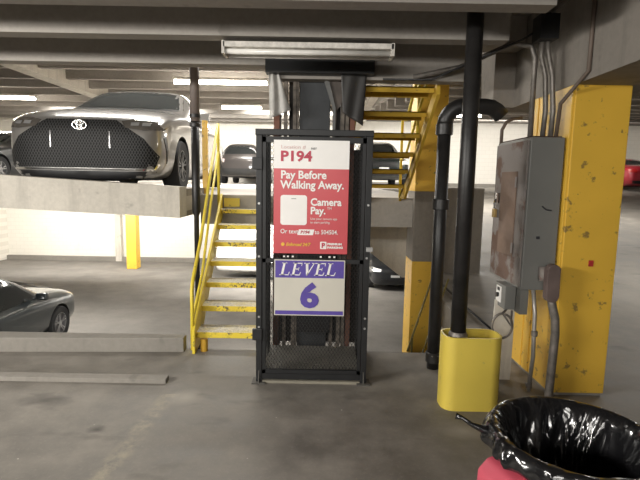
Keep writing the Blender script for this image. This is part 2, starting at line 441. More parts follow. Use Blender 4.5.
# unlit fixture hanging in front of the lift
t = empty('fluorescent_light', 'unlit white two-strip fluorescent fixture hanging above the lift cage', 'ceiling light')
m = MB().prism([(3.38, 2.48), (3.38, 2.515), (3.41, 2.525), (3.52, 2.525), (3.54, 2.49), (3.46, 2.475)], 'x', -.69, .485); m.build('housing', FIXW, t)
MB().tube([(-.685, 3.41, 2.455), (.48, 3.41, 2.455)], .019, 10).build('tube', TUBE_OFF, t, True)
MB().tube([(-.685, 3.51, 2.455), (.48, 3.51, 2.455)], .019, 10).build('tube', TUBE_OFF, t, True)
for x in (-.70, .47): MB().box(x, x + .02, 3.38, 3.54, 2.435, 2.52).build('end_cap', FIXW, t)
for x in (-.5, .3): MB().box(x, x + .02, 3.45, 3.47, 2.55, 3.0).build('hanger', CONDUIT, t)
settle(t)

# ================================================================ STAIRS
def treadmat():
    m, nt, b = newmat('worn_tread_grip'); v = coords(nt, True)
    f = noise_tex(nt, v, 60, 3, .7); g = noise_tex(nt, v, 7, 4, .6)
    base = ramp(nt, f, [(.35, (.30, .27, .2)), (.55, (.62, .58, .48)), (.75, (.8, .76, .62))])
    base = mix(nt, ramp(nt, g, [(.5, 0.0), (.7, .6)]), base, (.62, .52, .12))
    nt.links.new(base, b.inputs['Base Color']); b.inputs['Roughness'].default_value = .7; bump(nt, b, f, .5, .004)
    return m
GRIP = treadmat()
def nosemat():
    m, nt, b = newmat('worn_yellow_nosing'); v = coords(nt, True)
    f = noise_tex(nt, v, 38, 4, .7); g = noise_tex(nt, v, 5, 4, .6)
    sx = nt.nodes.new('ShaderNodeSeparateXYZ')
    a = mix(nt, 1, ramp(nt, f, [(.5, 0.0), (.56, 1.0)]), ramp(nt, g, [(.46, 0.0), (.56, 1.0)]), 'MULTIPLY')
    nt.links.new(mix(nt, a, (.78, .60, .05), (.10, .08, .05)), b.inputs['Base Color']); b.inputs['Roughness'].default_value = .55
    return m
NOSE = nosemat()
s1 = empty('staircase', 'worn yellow steel stairs climbing to the upper deck, left of the lift cage', 'stairs')
X0, X1 = -1.12, -.56
for k in range(1, 8):
    z = .171 * k; y = 4.2 + .285 * (k - 1)
    t = MB().box(X0, X1, y, y + .24, z - .006, z, 0).build('tread', GRIP, s1)
    MB().prism([(y - .004, z + .001), (y - .004, z - .05), (y + .02, z - .05), (y + .02, z - .03), (y + .004, z - .03), (y + .004, z + .001)], 'x', X0, X1).build('nosing', NOSE, t)
for x in (X0 - .012, X1 + .012):
    sl = .171 / .285
    def zz(y): return (y - 4.2) * sl + .171
    MB().prism([(4.10, 0), (4.10, .22), (6.09, zz(6.09) + .08), (6.09, zz(6.09) - .20), (4.38, .0)], 'x', x - .012, x + .012, .003).build('stringer', YSTAIR, s1)
def rail(y, h): return (X0 - .03, y, zz(y) + h)
RX = X0 - .03
MB().tube([(RX, 4.15, .02), (RX, 4.16, .58), (RX, 4.22, .66), (RX, 4.64, .97), (RX, 5.23, 1.55), (RX, 5.92, 2.23)], .017, 10).build('handrail', YSTAIR, s1, True)
MB().tube([(RX, 4.16, .30), (RX, 4.70, .62), (RX, 5.33, 1.32), (RX, 5.92, 1.90)], .014, 10).build('middle_rail', YSTAIR, s1, True)
MB().tube([(RX, 5.95, 1.1), (RX, 5.95, 2.25)], .018, 10).build('rail_post', YSTAIR, s1, True)
MB().box(X0 + .02, X0 + .22, 6.07, 6.085, 1.22, 1.33).build('bracket', YSTAIR, s1)
for o in [c for c in COL.objects if c.parent == s1 or (c.parent and c.parent.parent == s1)]:
    for v_ in o.data.vertices: v_.co.x -= .075 * (v_.co.y - 4.2)
settle(s1)
thing(MB().tube([(-1.05, 4.19, 0), (-1.05, 4.19, .115)], .034, 16), 'post_stub', paint('old_yellow', (.62, .36, .04), amount=.6), 'short rusty yellow steel stub under the lowest tread', 'post', angle=40)

s2 = empty('staircase', 'yellow steel stairs seen from below, rising to the ceiling right of the lift cage', 'stairs')
A0, A1 = .33, 1.0
def z2(y): return F1 + .175 * ((5.75 - y) / .28 + 1)
for k in range(1, 7):
    z = F1 + .175 * k; y = 5.75 - .28 * (k - 1)
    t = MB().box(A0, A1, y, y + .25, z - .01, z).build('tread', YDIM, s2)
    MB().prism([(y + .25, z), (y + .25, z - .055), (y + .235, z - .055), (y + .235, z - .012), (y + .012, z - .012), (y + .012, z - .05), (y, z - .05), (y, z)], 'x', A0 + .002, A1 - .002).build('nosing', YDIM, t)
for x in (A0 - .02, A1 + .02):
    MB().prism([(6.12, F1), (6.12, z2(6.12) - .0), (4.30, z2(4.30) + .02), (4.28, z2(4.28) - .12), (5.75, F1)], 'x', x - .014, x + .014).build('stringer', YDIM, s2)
def r2(y, h): return (A1 + .05, y, z2(y) + h)
MB().tube([(A1 + .05, 6.3, F1), (A1 + .05, 6.3, F1 + 1.0), r2(6.0, .95), r2(5.1, .95)], .018, 10).build('handrail', YSTAIR, s2, True)
MB().tube([(A1 + .05, 6.3, F1 + .5), r2(6.0, .5), r2(4.7, .5)], .015, 10).build('middle_rail', YSTAIR, s2, True)
MB().tube([r2(5.3, 0), r2(5.3, .95)], .016, 10).build('rail_post', YSTAIR, s2, True)
settle(s2)
# rails of the flight going down in front of the lower yellow column
s3 = empty('handrail', 'dark olive double handrail sloping down in front of the lower yellow column', 'handrail')
OL = plain('olive_rail', (.16, .13, .03), .6)
MB().tube([(1.02, 5.2, -.35), (1.42, 5.6, .62)], .012, 8).build('top_rail', OL, s3)
MB().tube([(1.2, 5.2, -.35), (1.56, 5.6, .42)], .012, 8).build('lower_rail', OL, s3)
MB().tube([(1.08, 5.25, -1.9), (1.08, 5.25, -.2)], .012, 8).build('rail_post', OL, s3)
MB().tube([(1.2, 5.2, -1.9), (1.2, 5.2, -.35)], .012, 8).build('rail_post', OL, s3)
settle(s3)

# left steel post with clamps, and slim yellow guard post
c = empty('steel_post', 'round brown and black steel post standing at the corner of the upper deck', 'post')
MB().tube([(-1.41, 5.36, 2.2), (-1.41, 5.36, 3.0)], .052, 16).build('upper_shaft', plain('brown_post', (.16, .13, .115), .6), c, True)
MB().tube([(-1.41, 5.36, zlow(5.4)), (-1.41, 5.36, 1.15), (-1.41, 5.36, 1.2), (-1.41, 5.36, 2.2)], .046, 16, rs=[.028, .028, .046, .046]).build('lower_shaft', BLACKP, c, True)
for z in (2.16, 2.26): MB().lathe([(.05, z - .02), (.06, z - .018), (.06, z + .018), (.05, z + .02)], (-1.41, 5.36, 0)).build('clamp', BLACKP, c, angle=40)
settle(c)
thing(MB().box(-1.575, -1.51, 6.32, 6.385, F1, 2.33, .006), 'guard_post', YEL, 'slim yellow post standing right behind the round steel post', 'post')

# ================================================================ LIFT CAGE AND SHAFT
CX0, CX1, CY0, CY1, CH = -.482, .378, 3.52, 4.1, 1.9
cage = empty('lift_cage', 'black steel mesh lift cage carrying the two signs, in the middle of the floor', 'cage')
for (x, y) in ((CX0, CY0), (CX1 - .045, CY0), (CX0, CY1), (CX1 - .045, CY1)):
    p = MB().box(x, x + .045, y, y + .05, .01, CH, .003).build('post', BLACK, cage)
    f = MB().box(x - .03, x + .075, y - .03, y + .08, 0, .012)
    f.prism([(y - .03, .012), (y, .10), (y, .012)], 'x', x + .02, x + .026); f.build('foot_plate', plain('worn_steel', (.10, .095, .085), .6, .3), p)
for (a, b) in (((CX0 - .004, CY0 - .006), (CX1 + .004, CY0 + .055)), ((CX0 - .004, CY1), (CX1 + .004, CY1 + .06))):
    MB().box(a[0], b[0], a[1], b[1], CH, CH + .045, .004).build('top_rail', BLACK, cage)
for x in (CX0, CX1 - .045): MB().box(x, x + .045, CY0 + .05, CY1, CH, CH + .045).build('side_rail', BLACK, cage)
MB().box(CX0 + .045, CX1 - .045, CY0 + .005, CY0 + .035, .03, .075).build('bottom_rail', BLACK, cage)
# gate frame
g = MB()
gx0, gx1 = CX0 + .05, CX1 - .05
for a in ((gx0, gx0 + .025, .08, CH - .005), (gx1 - .025, gx1, .08, CH - .005), (gx0, gx1, CH - .05, CH - .01), (gx0, gx1, .08, .11), (gx0, gx1, .955, .985)):
    g.box(a[0], a[1], CY0 - .002, CY0 + .025, a[2], a[3])
gate = g.build('gate', BLACK, cage)
def lattice(mb, u0, u1, v0, v1, P, step=.026, w=.0045):
    d = 1.0
    def clip(a, b):
        # line from a to b clipped to the rect
        t0, t1 = 0.0, 1.0
        for i, (lo, hi) in enumerate(((u0, u1), (v0, v1))):
            da = b[i] - a[i]
            if abs(da) < 1e-9: continue
            ta, tb = (lo - a[i]) / da, (hi - a[i]) / da
            if ta > tb: ta, tb = tb, ta
            t0, t1 = max(t0, ta), min(t1, tb)
        if t1 - t0 < 1e-6: return None
        return [(a[0] + (b[0] - a[0]) * t, a[1] + (b[1] - a[1]) * t) for t in (t0, t1)]
    H = v1 - v0; Wd = u1 - u0; k = 1.6
    n = int((Wd + H / k) / step) + 1
    for i in range(n):
        for sgn in (1, -1):
            if sgn > 0: a, b = (u0 - H / k + i * step, v0), (u0 - H / k + i * step + H / k, v1)
            else: a, b = (u0 + i * step, v0), (u0 + i * step - H / k, v1)
            c = clip(a, b)
            if c and abs(c[0][0] - c[1][0]) > .004: mb.bar(P(*c[0]), P(*c[1]), w, w * .6)
MESHM = plain('black_wire_mesh', (.030, .029, .028), .5, .2, var=.4)
m = MB(); lattice(m, gx0 + .02, gx1 - .02, .1, CH - .04, lambda u, v: (u, CY0 + .012, v)); m.build('mesh_panel', MESHM, gate)
for x in (CX0 + .022, CX1 - .022):
    m = MB(); lattice(m, CY0 + .05, CY1, .08, CH, lambda u, v, x=x: (x, u, v)); m.build('side_mesh', MESHM, cage)
for z in (.35, 1.65): MB().box(CX0 - .025, CX0 + .05, CY0 - .025, CY0 + .0, z, z + .09, .004).build('hinge', BLACK, cage)
MB().box(CX1 - .03, CX1 + .02, CY0 - .02, CY0, 1.05, 1.085, .003).build('latch', plain('latch_steel', (.45, .45, .44), .4, .6), cage)
MB().prism([(CY0 + .06, .02), (CY0 + .06, .05), (CY1 + .02, .09), (CY1 + .02, .02)], 'x', CX0 + .05, CX1 - .05).build('kick_plate', plain('grey_kick_plate', (.20, .19, .165), .6), cage)
MB().box(CX0 + .05, CX1 - .05, CY0 - .005, CY0 + .05, 0, .02).build('sill', plain('pale_sill', (.26, .24, .19), .7), cage)
for x in (CX0 + .018, CX1 - .028):
    for z in (.45, .53, 1.0, 1.4):
        MB().lathe([(.009, 0), (.009, .006), (.0, .008)], (x + .005, CY0 - .001, z), 'y', 8).build('bolt', plain('latch_steel', (.45, .45, .44), .4, .6), cage)
# flip bolts outward
settle(cage)
# machine inside, going up through the ceiling
t = empty('lift_shaft', 'dark steel belt lift column and guide rails standing inside the mesh cage', 'lift')
MB().box(-.20, .07, 4.25, 4.40, .0, 3.0, .006).build('mast', DKSTEEL, t)
WORN = plain('worn_rail_steel', (.13, .11, .09), .6, .2, var=.6, scale=14)
for x, w in ((-.335, .03), (-.255, .035), (-.225, .02), (.095, .03), (.16, .035), (.205, .03)):
    MB().box(x, x + w, 4.22, 4.27, .02, 2.5).build('guide_rail', WORN, t)
MB().box(-.2, .1, 4.17, 4.19, .2, 1.0).build('louvred_cover', DARK, t)
for i in range(16): pass
MB().box(-.44, .36, 4.43, 4.45, .02, 1.86).build('back_panel', plain('shaft_back', (.022, .021, .020), .8, bumpy=.3), t)
MB().box(-.42, -.37, 4.2, 4.4, .0, 2.47).build('rusty_channel', plain('rust_channel', (.13, .055, .035), .7, var=.5), t)
MB().box(.245, .285, 4.2, 4.4, .0, 2.47).build('rusty_channel', plain('rust_channel', (.13, .055, .035), .7, var=.5), t)
MB().prism([(.0, 2.46), (.045, 2.46), (.115, 2.2), (.115, 1.9), (.09, 1.9), (.09, 2.19)], 'y', 4.18, 4.20).build('guide_bracket', plain('bracket_grey', (.12, .12, .115), .5), t)
MB().prism([(.045, 2.46), (.31, 2.46), (.2, 2.30), (.13, 2.18)], 'y', 4.20, 4.215).build('funnel_plate', plain('funnel_brown', (.075, .06, .05), .6, var=.4), t)
SHP = plain('gap_plate_brown', (.05, .042, .036), .6)  # brown plates added to darken the bright gaps beside the mast
MB().box(-.30, -.21, 4.41, 4.42, 1.9, 2.57).build('gap_plate', SHP, t)
MB().prism([(.085, 2.57), (.24, 2.57), (.24, 1.9), (.10, 1.9)], 'y', 4.41, 4.42).build('gap_plate', SHP, t)
settle(t)
def plastic():
    m, nt, b = newmat('dusty_plastic_sheet'); v = coords(nt)
    b.inputs['Base Color'].default_value = (.55, .54, .51, 1); b.inputs['Roughness'].default_value = .5
    nt.links.new(ramp(nt, noise_tex(nt, v, 8, 4, .6), [(.3, .6), (.7, .92)]), b.inputs['Alpha'])
    return m
PLA = plastic()
def flap(name, pts, y, label, mat, amp=.012):
    m = MB(); n = 14; A = []
    (a, b, c_, d) = [Vector((p[0], y, p[1])) for p in pts]
    for i in range(n + 1):
        row = []
        for j in range(n + 1):
            s, u = i / n, j / n
            p = (a.lerp(b, s)).lerp(d.lerp(c_, s), u)
            p.y += amp * math.sin(s * 11 + u * 3) + .03 * s; row.append(m.bm.verts.new(p))
        A.append(row)
    for i in range(n):
        for j in range(n): m.bm.faces.new((A[i][j], A[i + 1][j], A[i + 1][j + 1], A[i][j + 1]))
    o = thing(m, name, mat, label, 'plastic sheet', smooth=True)
    sm = o.modifiers.new('s', 'SOLIDIFY'); sm.thickness = .003
flap('plastic_sheet', [(-.45, 2.44), (-.37, 2.46), (-.265, 2.16), (-.44, 2.08)], 4.05, 'cloudy plastic sheet hanging above the left end of the lift cage', PLA)
flap('plastic_sheet', [(.15, 2.46), (.365, 2.46), (.345, 2.04), (.17, 2.14)], 4.05, 'dark plastic sheet hanging above the right end of the lift cage',
     plain('dark_sheet', (.035, .033, .031), .5), .005)

# ================================================================ SIGNS
SY = 3.49
REDM = plain('sign_red', (.62, .085, .10), .4, var=.03); WHT = plain('sign_white', (.92, .90, .87), .4, var=.03)
PUR = plain('sign_purple', (.105, .07, .36), .45, var=.08, scale=20); CRM = plain('lettering_crimson', (.52, .05, .09), .5, var=.03)
PINKT = plain('lettering_pale_pink', (.72, .50, .48), .5, var=.03); GOLD = plain('lettering_gold', (.85, .50, .06), .5, var=.03)
INK = plain('ink', (.03, .03, .035), .5)
LX0, LX1, LZ0, LZ1 = -.347, .204, 1.032, 1.865
sg = empty('parking_sign', 'red and white pay parking sign reading P194 on the cage gate', 'sign')
MB().box(LX0, LX1, SY, SY + .005, LZ0, LZ1, .001).build('board', REDM, sg)
MB().box(LX0, LX1, SY - .0012, SY, LZ1 - .205, LZ1).build('white_header', WHT, sg)
ty = SY - .0025
U = (LX1 - LX0) / 76.0                      # one photograph pixel on the sign
def SX(px): return LX0 + (px - 274) * U
def SZ(py): return LZ1 - (py - 140) * (LZ1 - LZ0) / 113
text('Location #', 'small_lettering', PINKT, sg, (SX(281), ty, SZ(148.4)), .037, sx=1.12, offset=0)
text('P194', 'large_lettering', CRM, sg, (SX(280.5), ty, SZ(160.3)), .102, sx=1.13, offset=.0034)
text('5607', 'tiny_lettering', INK, sg, (SX(311), ty, SZ(149)), .022)
text('Pay Before', 'headline', WHT, sg, (SX(281), ty, SZ(177.5)), .081, sx=.95, offset=.0022)
text('Walking Away.', 'headline', WHT, sg, (SX(281), ty, SZ(187.3)), .081, sx=.95, offset=.0022)
MB().prism(rrect(SX(281), SX(308), SZ(224), SZ(194), .02), 'y', SY - .0014, SY).build('phone_panel', WHT, sg)
MB().box(SX(292), SX(297), SY - .002, SY - .0014, SZ(197.9), SZ(197.4)).build('phone_slot', INK, sg)
text('Camera', 'headline', WHT, sg, (SX(311.5), ty, SZ(204)), .075, sx=.95, offset=.0022)
text('Pay.', 'headline', WHT, sg, (SX(311.5), ty, SZ(212.6)), .075, sx=.95, offset=.0022)
text('TM', 'tiny_lettering', WHT, sg, (SX(328.5), ty, SZ(208)), .025)
text('Use your camera app', 'small_lettering', WHT, sg, (SX(311.5), ty, SZ(218.4)), .0235, sx=.98)
text('to start parking.', 'small_lettering', WHT, sg, (SX(311.5), ty, SZ(222)), .0235, sx=.98)
text('Or text', 'small_lettering', WHT, sg, (SX(281), ty, SZ(232.5)), .046, sx=.92, offset=.0004)
MB().prism([(SX(298.5), SZ(234)), (SX(314.5), SZ(234)), (SX(316), SZ(228.3)), (SX(300), SZ(228.3))], 'y', SY - .0014, SY).build('number_plate', WHT, sg)
text('P194', 'small_lettering', CRM, sg, (SX(301.5), SY - .003, SZ(232.6)), .033, shear=.2, offset=.0008)
text('to 504504.', 'small_lettering', WHT, sg, (SX(316.3), ty, SZ(232.9)), .046, sx=.86, offset=.0004)
MB().lathe([(.0135, 0), (.0135, .002), (.0, .0022)], (SX(283.7), SY - .002, SZ(243.7)), 'y', 20).build('round_badge', GOLD, sg)
text('Enforced 24/7', 'small_lettering', GOLD, sg, (SX(286.8), ty, SZ(245.2)), .034, shear=.25, sx=.93, offset=.0009)
MB().prism(rrect(SX(322), SX(328.6), SZ(248), SZ(240.5), .006), 'y', SY - .0014, SY).build('emblem_plate', WHT, sg)
text('P', 'emblem_letter', CRM, sg, (SX(323.4), SY - .003, SZ(246.6)), .05, offset=.0025)
text('PREMIUM', 'emblem_lettering', WHT, sg, (SX(329.4), ty, SZ(243.8)), .021, sx=1.25, offset=.0012)
text('PARKING', 'emblem_lettering', WHT, sg, (SX(329.4), ty, SZ(247.3)), .021, sx=1.32, offset=.0012)
settle(sg)
lv = empty('level_sign', 'white and purple sign reading LEVEL 6 on the cage gate below the red sign', 'sign')
VX0, VX1, VZ0, VZ1 = -.340, .192, .555, .985
MB().box(VX0, VX1, SY, SY + .004, VZ0, VZ1, .001).build('board', paint('old_white_sign', (.72, .69, .60), (.2, .17, .13), .5, .5, 16, .68), lv)
U2 = (VX1 - VX0) / 72.0
def VXp(px): return VX0 + (px - 275) * U2
def VZp(py): return VZ1 - (py - 258) * (VZ1 - VZ0) / 57.0
MB().box(VX0 + .008, VX1 - .008, SY - .001, SY, VZp(276.3), VZp(259)).build('purple_band', PUR, lv)
MB().box(VX0 + .008, VX1 - .008, SY - .001, SY, VZp(314), VZp(310)).build('purple_band', PUR, lv)
# serif italic capitals
def serif_word(word, x, z0, h, mat, parent, y0, y1):
    sk = .22
    def put(polys):
        mb = MB()
        for P in polys: mb.prism([(x0 + px * h * KX + sk * pz * h, z0 + pz * h) for px, pz in P], 'y', y0, y1)
        mb.build('letter', mat, parent)
    R_ = lambda a, b, c, d: [(a, c), (b, c), (b, d), (a, d)]
    KX = 1.24
    G_ = {'L': ([R_(0, .36, 0, .05), R_(.10, .24, 0, 1), R_(.02, .34, .95, 1), R_(.1, .60, 0, .07), [(.54, .07), (.60, .0), (.62, .28), (.58, .28)]], .70),
          'E': ([R_(.10, .24, 0, 1), R_(.02, .3, 0, .05), R_(.02, .3, .95, 1), R_(.1, .60, 0, .07), R_(.1, .60, .93, 1), R_(.2, .46, .47, .54), [(.42, .38), (.46, .38), (.46, .63), (.42, .63)],
                 [(.55, .07), (.60, 0), (.63, .26), (.59, .26)], [(.56, .93), (.56, .76), (.60, .76), (.60, 1)]], .72),
          'V': ([[(.08, 1), (.24, 1), (.40, .18), (.34, 0), (.28, 0)], [(.60, 1), (.66, 1), (.36, 0), (.30, 0), (.32, .12)], R_(-.02, .34, .95, 1), R_(.48, .78, .95, 1)], .76)}
    for ch in word:
        x0 = x; P, w = G_[ch]; put(P); x += w * h * KX
serif_word('LEVEL', VXp(280), VZp(273.8), .096, WHT, lv, SY - .0025, SY - .001)
text('6', 'numeral', PUR, lv, (VXp(301.6), SY - .002, VZp(305.6)), .25, offset=.011, sx=1.12)
settle(lv)
# white letter ends, put in as small blocks, between the signs
tz = empty('letter_ends', 'row of small white letter ends between the red sign and the LEVEL sign', 'cable ties')
for px in (284, 288, 293, 322, 331, 336): MB().box(SX(px), SX(px + 2), SY + .004, SY + .008, 1.002, 1.014).build('letter_end', WHT, tz)
settle(tz)

# ================================================================ PIPES, GUARD, BOX
p = empty('drain_pipe', 'thick black vertical pipe rising from the yellow guard to the ceiling', 'pipe')
MB().tube([(.985, 3.225, .40), (.985, 3.225, 2.98)], .054, 20).build('pipe', BLACKP, p, True)
MB().lathe([(.054, .41), (.066, .42), (.066, .52), (.056, .54)], (.985, 3.225, 0)).build('collar', CONDUIT, p, angle=40)
settle(p)
p = empty('drain_pipe', 'black pipe with a bent elbow passing behind the thick vertical pipe', 'pipe')
bx, by = .985, 3.88
arc = [(bx, by, 0), (bx, by, 2.04)]
for i in range(0, 9):
    a = PI - i * (PI / 2) / 8; arc.append((bx + .14 + .14 * math.cos(a), by - .004 * i, 2.04 + .14 * math.sin(a)))
arc += [(bx + .30, by - .03, 2.18), (bx + .36, by - .02, 2.175), (bx + .41, by, 2.155), (bx + .455, by, 2.11)]
MB().tube(arc[2:], .062, 20).build('elbow', BLACKP, p, True)
MB().tube(arc[:2], .052, 20).build('pipe', BLACKP, p, True)
for z, r in ((2.0, .068), (1.40, .066), (.10, .066)):
    MB().lathe([(r - .008, z - .045), (r, z - .04), (r, z + .04), (r - .008, z + .045)], (bx, by, 0)).build('coupling', BLACKP, p, angle=40)
settle(p)
thing(MB().tube([(bx - .03, by - .09, .13), (bx - .03, by - .06, .125), (bx + .06, by - .06, .125)], .004), 'wire', CONDUIT, 'pale wire loop around the foot of the elbow pipe', 'wire')
# yellow pedestal guard: open-topped rounded steel box
g = empty('pipe_guard', 'worn yellow steel guard box standing around the foot of the thick pipe', 'pipe guard')
m = MB(); out = rrect(.872, 1.28, 3.11, 3.34, .085, 8); inn = rrect(.886, 1.266, 3.124, 3.326, .071, 8)
n = len(out)
A = [m.bm.verts.new((*q, .0)) for q in out]; B = [m.bm.verts.new((*q, .525)) for q in out]
C_ = [m.bm.verts.new((*q, .525)) for q in inn]; D = [m.bm.verts.new((*q, .38)) for q in inn]
for i in range(n):
    j = (i + 1) % n
    m.bm.faces.new((A[i], A[j], B[j], B[i])); m.bm.faces.new((B[i], B[j], C_[j], C_[i])); m.bm.faces.new((C_[i], C_[j], D[j], D[i]))
m.bm.faces.new(D[::-1]); m.bm.faces.new(A)
m.build('shell', YEL2, g, angle=40)
MB().prism(inn, 'z', .38, .40).build('fill', CONC_CURB, g)
settle(g)

eb = empty('electrical_box', 'tall grey electrical cabinet with rusty door mounted on the yellow column', 'electrical box')
BX0, BX1, BY0, BY1, BZ0, BZ1 = 1.49, 1.73, 3.42, 4.05, .80, 1.91
MB().box(BX0, BX1, BY0, BY1, BZ0, BZ1, .006).build('cabinet', GREYST, eb)
d = MB().box(BX0 - .012, BX0, BY0 + .02, BY1 - .01, BZ0 + .02, BZ1 - .02, .003).build('front_panel', RUST, eb)
d2 = MB().box(BX0 - .022, BX0 - .012, BY0 + .16, BY1 - .17, BZ0 + .22, BZ1 - .24, .003).build('door', plain('rust_door', (.17, .115, .085), .75, var=.35, scale=3), eb)
for z in (1.05, 1.55): MB().tube([(BX0 - .026, BY0 + .155, z), (BX0 - .026, BY0 + .155, z + .08)], .008, 8).build('hinge', RUST, d2)
MB().box(BX0 - .045, BX0 - .02, BY1 - .15, BY1 - .125, 1.42, 1.50).build('hasp', CHROME, d2)
MB().box(BX1, BX1 + .014, BY0 + .03, BY0 + .1, BZ0 + .05, BZ1).build('mounting_rail', BLACK, eb)
MB().box(BX0 + .02, BX1, BY0 + .05, BY1, BZ1, BZ1 + .012).build('top_lip', plain('dark_rust', (.06, .035, .025), .8), eb)
MB().tube([(1.60, BY0 - .002, 1.42), (1.63, BY0 - .003, 1.395), (1.67, BY0 - .003, 1.39)], .005, 6).build('scratch_mark', INK, eb)
MB().box(1.575, 1.60, BY0 - .004, BY0, 1.18, 1.2).build('scratch_mark', INK, eb)
settle(eb)
pl = empty('padlock', 'brass padlock hanging from the rusty cabinet door', 'padlock')
lx, ly = BX0 - .05, BY1 - .14
MB().box(lx - .012, lx + .012, ly - .028, ly + .028, 1.30, 1.37, .004).build('body', plain('brass', (.42, .30, .12), .4, .7), pl)
MB().tube([(lx, ly - .018, 1.37), (lx, ly - .018, 1.42), (lx, ly, 1.445), (lx, ly + .018, 1.42), (lx, ly + .018, 1.37)], .006, 8).build('shackle', CHROME, pl)
settle(pl)
# conduit body (rusted) and big conduit going down
cf = empty('conduit', 'thick grey conduit with a rusty elbow fitting running down the column below the cabinet', 'conduit')
RST = paint('rusty_fitting', (.23, .20, .18), (.16, .05, .03), .8, .6, 7, .52)
MB().tube([(1.60, 3.38, .93), (1.71, 3.36, .93)], .055, 16).build('elbow_fitting', RST, cf, True)
MB().prism([(1.655 + .048 * math.cos(a), .88 + (.09 if math.sin(a) > 0 else -.09) + .048 * math.sin(a)) for a in [k * PI / 8 for k in range(16)]], 'y', 3.27, 3.33, .006).build('cover_cap', plain('brown_cap', (.13, .095, .085), .6, var=.3), cf)
MB().tube([(1.66, 3.31, .80), (1.675, 3.31, .72), (1.705, 3.31, .62), (1.715, 3.31, .5), (1.705, 3.31, .06), (1.70, 3.31, 0)], .03, 14).build('conduit_run', CONDUIT, cf, True)
settle(cf)
cf = empty('conduit', 'thin silver conduit with a coupling dropping from the cabinet to the floor', 'conduit')
MB().tube([(1.585, 3.42, .80), (1.60, 3.40, .62), (1.60, 3.38, .3), (1.585, 3.38, .03)], .015, 10).build('conduit_run', plain('bright_conduit', (.45, .43, .40), .4, .6), cf, True)
for z in (.48, .08): MB().lathe([(.02, z - .02), (.023, z - .015), (.023, z + .015), (.02, z + .02)], (1.6 - (.012 if z < .2 else 0), 3.385, 0)).build('coupling', CONDUIT, cf)
settle(cf)
# small switch box under the cabinet
sb = empty('switch_box', 'small grey switch box with a white label hanging below the cabinet corner', 'switch box')
MB().box(1.42, 1.50, 3.52, 3.72, .62, .80, .004).build('housing', GREYST, sb)
MB().box(1.414, 1.42, 3.60, 3.69, .655, .78).build('label_plate', WHT, sb)
MB().lathe([(.02, 0), (.018, .02), (0, .022)], (1.395, 3.645, .71), 'x', 16).build('knob', DARK, sb)
MB().box(1.412, 1.416, 3.62, 3.665, .745, .77).build('lettering_block', INK, sb)
settle(sb)
thing(MB().box(1.51, 1.57, 3.46, 3.56, .60, .79, .004), 'junction_box', GREYST, 'narrow grey junction box tucked beneath the cabinet beside the switch box', 'junction box')
cbp = []
for i in range(33):
    a = -PI / 2 + i * 2 * PI / 32 * 1.0
    cbp.append((1.40 + .075 * math.cos(a + PI), 3.5 - .02 * i / 32, .50 + .095 * math.sin(a + PI)))
thing(MB().tube([(1.46, 3.55, .63)] + cbp + [(1.47, 3.5, .5), (1.47, 3.5, .62)], .009, 8), 'cable_loop', CONDUIT, 'looped grey cable hanging below the switch box', 'cable', smooth=True)
thing(MB().box(1.40, 1.56, 3.66, 3.68, .0, .66), 'backing_board', CONC_L, 'pale grey board standing on the floor between guard box and yellow column', 'board')
# conduits above the cabinet
def cond(pts, r, label, mat=CONDUIT): thing(MB().tube(pts, r, 10), 'conduit', mat, label, 'conduit', smooth=True)
cond([(1.50, 4.02, 1.9), (1.50, 4.02, 2.02), (1.53, 4.02, 2.08), (1.58, 4.02, 2.11), (1.66, 4.02, 2.12)], .014, 'short conduit bent over from the far top corner of the cabinet', plain('brown_conduit', (.12, .09, .07), .6))
cond([(1.565, 3.62, 1.9), (1.56, 3.62, 2.5), (1.53, 3.62, 2.58), (1.42, 3.7, 2.62), (1.1, 3.95, 2.50), (.75, 4.05, 2.44)], .02, 'grey conduit rising from the cabinet and bending left along the ceiling')
cond([(1.61, 3.52, 1.9), (1.62, 3.52, 2.1), (1.60, 3.52, 2.35), (1.56, 3.52, 2.48), (1.55, 3.50, 2.58)], .018, 'grey conduit with a gentle wave between cabinet and ceiling junction box')
cond([(1.66, 3.5, 1.9), (1.665, 3.5, 2.1), (1.64, 3.5, 2.35), (1.60, 3.5, 2.5), (1.585, 3.5, 2.60)], .018, 'second wavy grey conduit beside the first below the ceiling junction box')
cond([(1.69, 3.48, 1.92), (1.70, 3.47, 2.15), (1.735, 3.2, 2.32), (1.735, 3.2, 3.0)], .014, 'thin dark conduit climbing the face of the big concrete beam', plain('brown_conduit', (.12, .09, .07), .6))
thing(MB().box(1.50, 1.63, 3.42, 3.56, 2.58, 2.75, .004), 'junction_box', BLACK, 'black square junction box high on the beam above the cabinet', 'junction box')
cond([(1.55, 3.5, 2.68), (1.45, 3.6, 2.62), (.9, 4.05, 2.42), (.5, 4.06, 2.42)], .008, 'thin black cable sagging from the ceiling junction box towards the stairs', BLACK)
cond([(1.56, 3.45, 2.75), (1.72, 3.0, 2.9), (1.73, 2.6, 2.98)], .014, 'conduit leaving the ceiling junction box upwards to the right')
# dark cables lying on the concrete below the parapet
cond([(1.62, 6.9, .27), (1.75, 5.6, .11), (1.85, 4.6, .03)], .012, 'dark cable lying along the ramp edge behind the cabinet', BLACK)

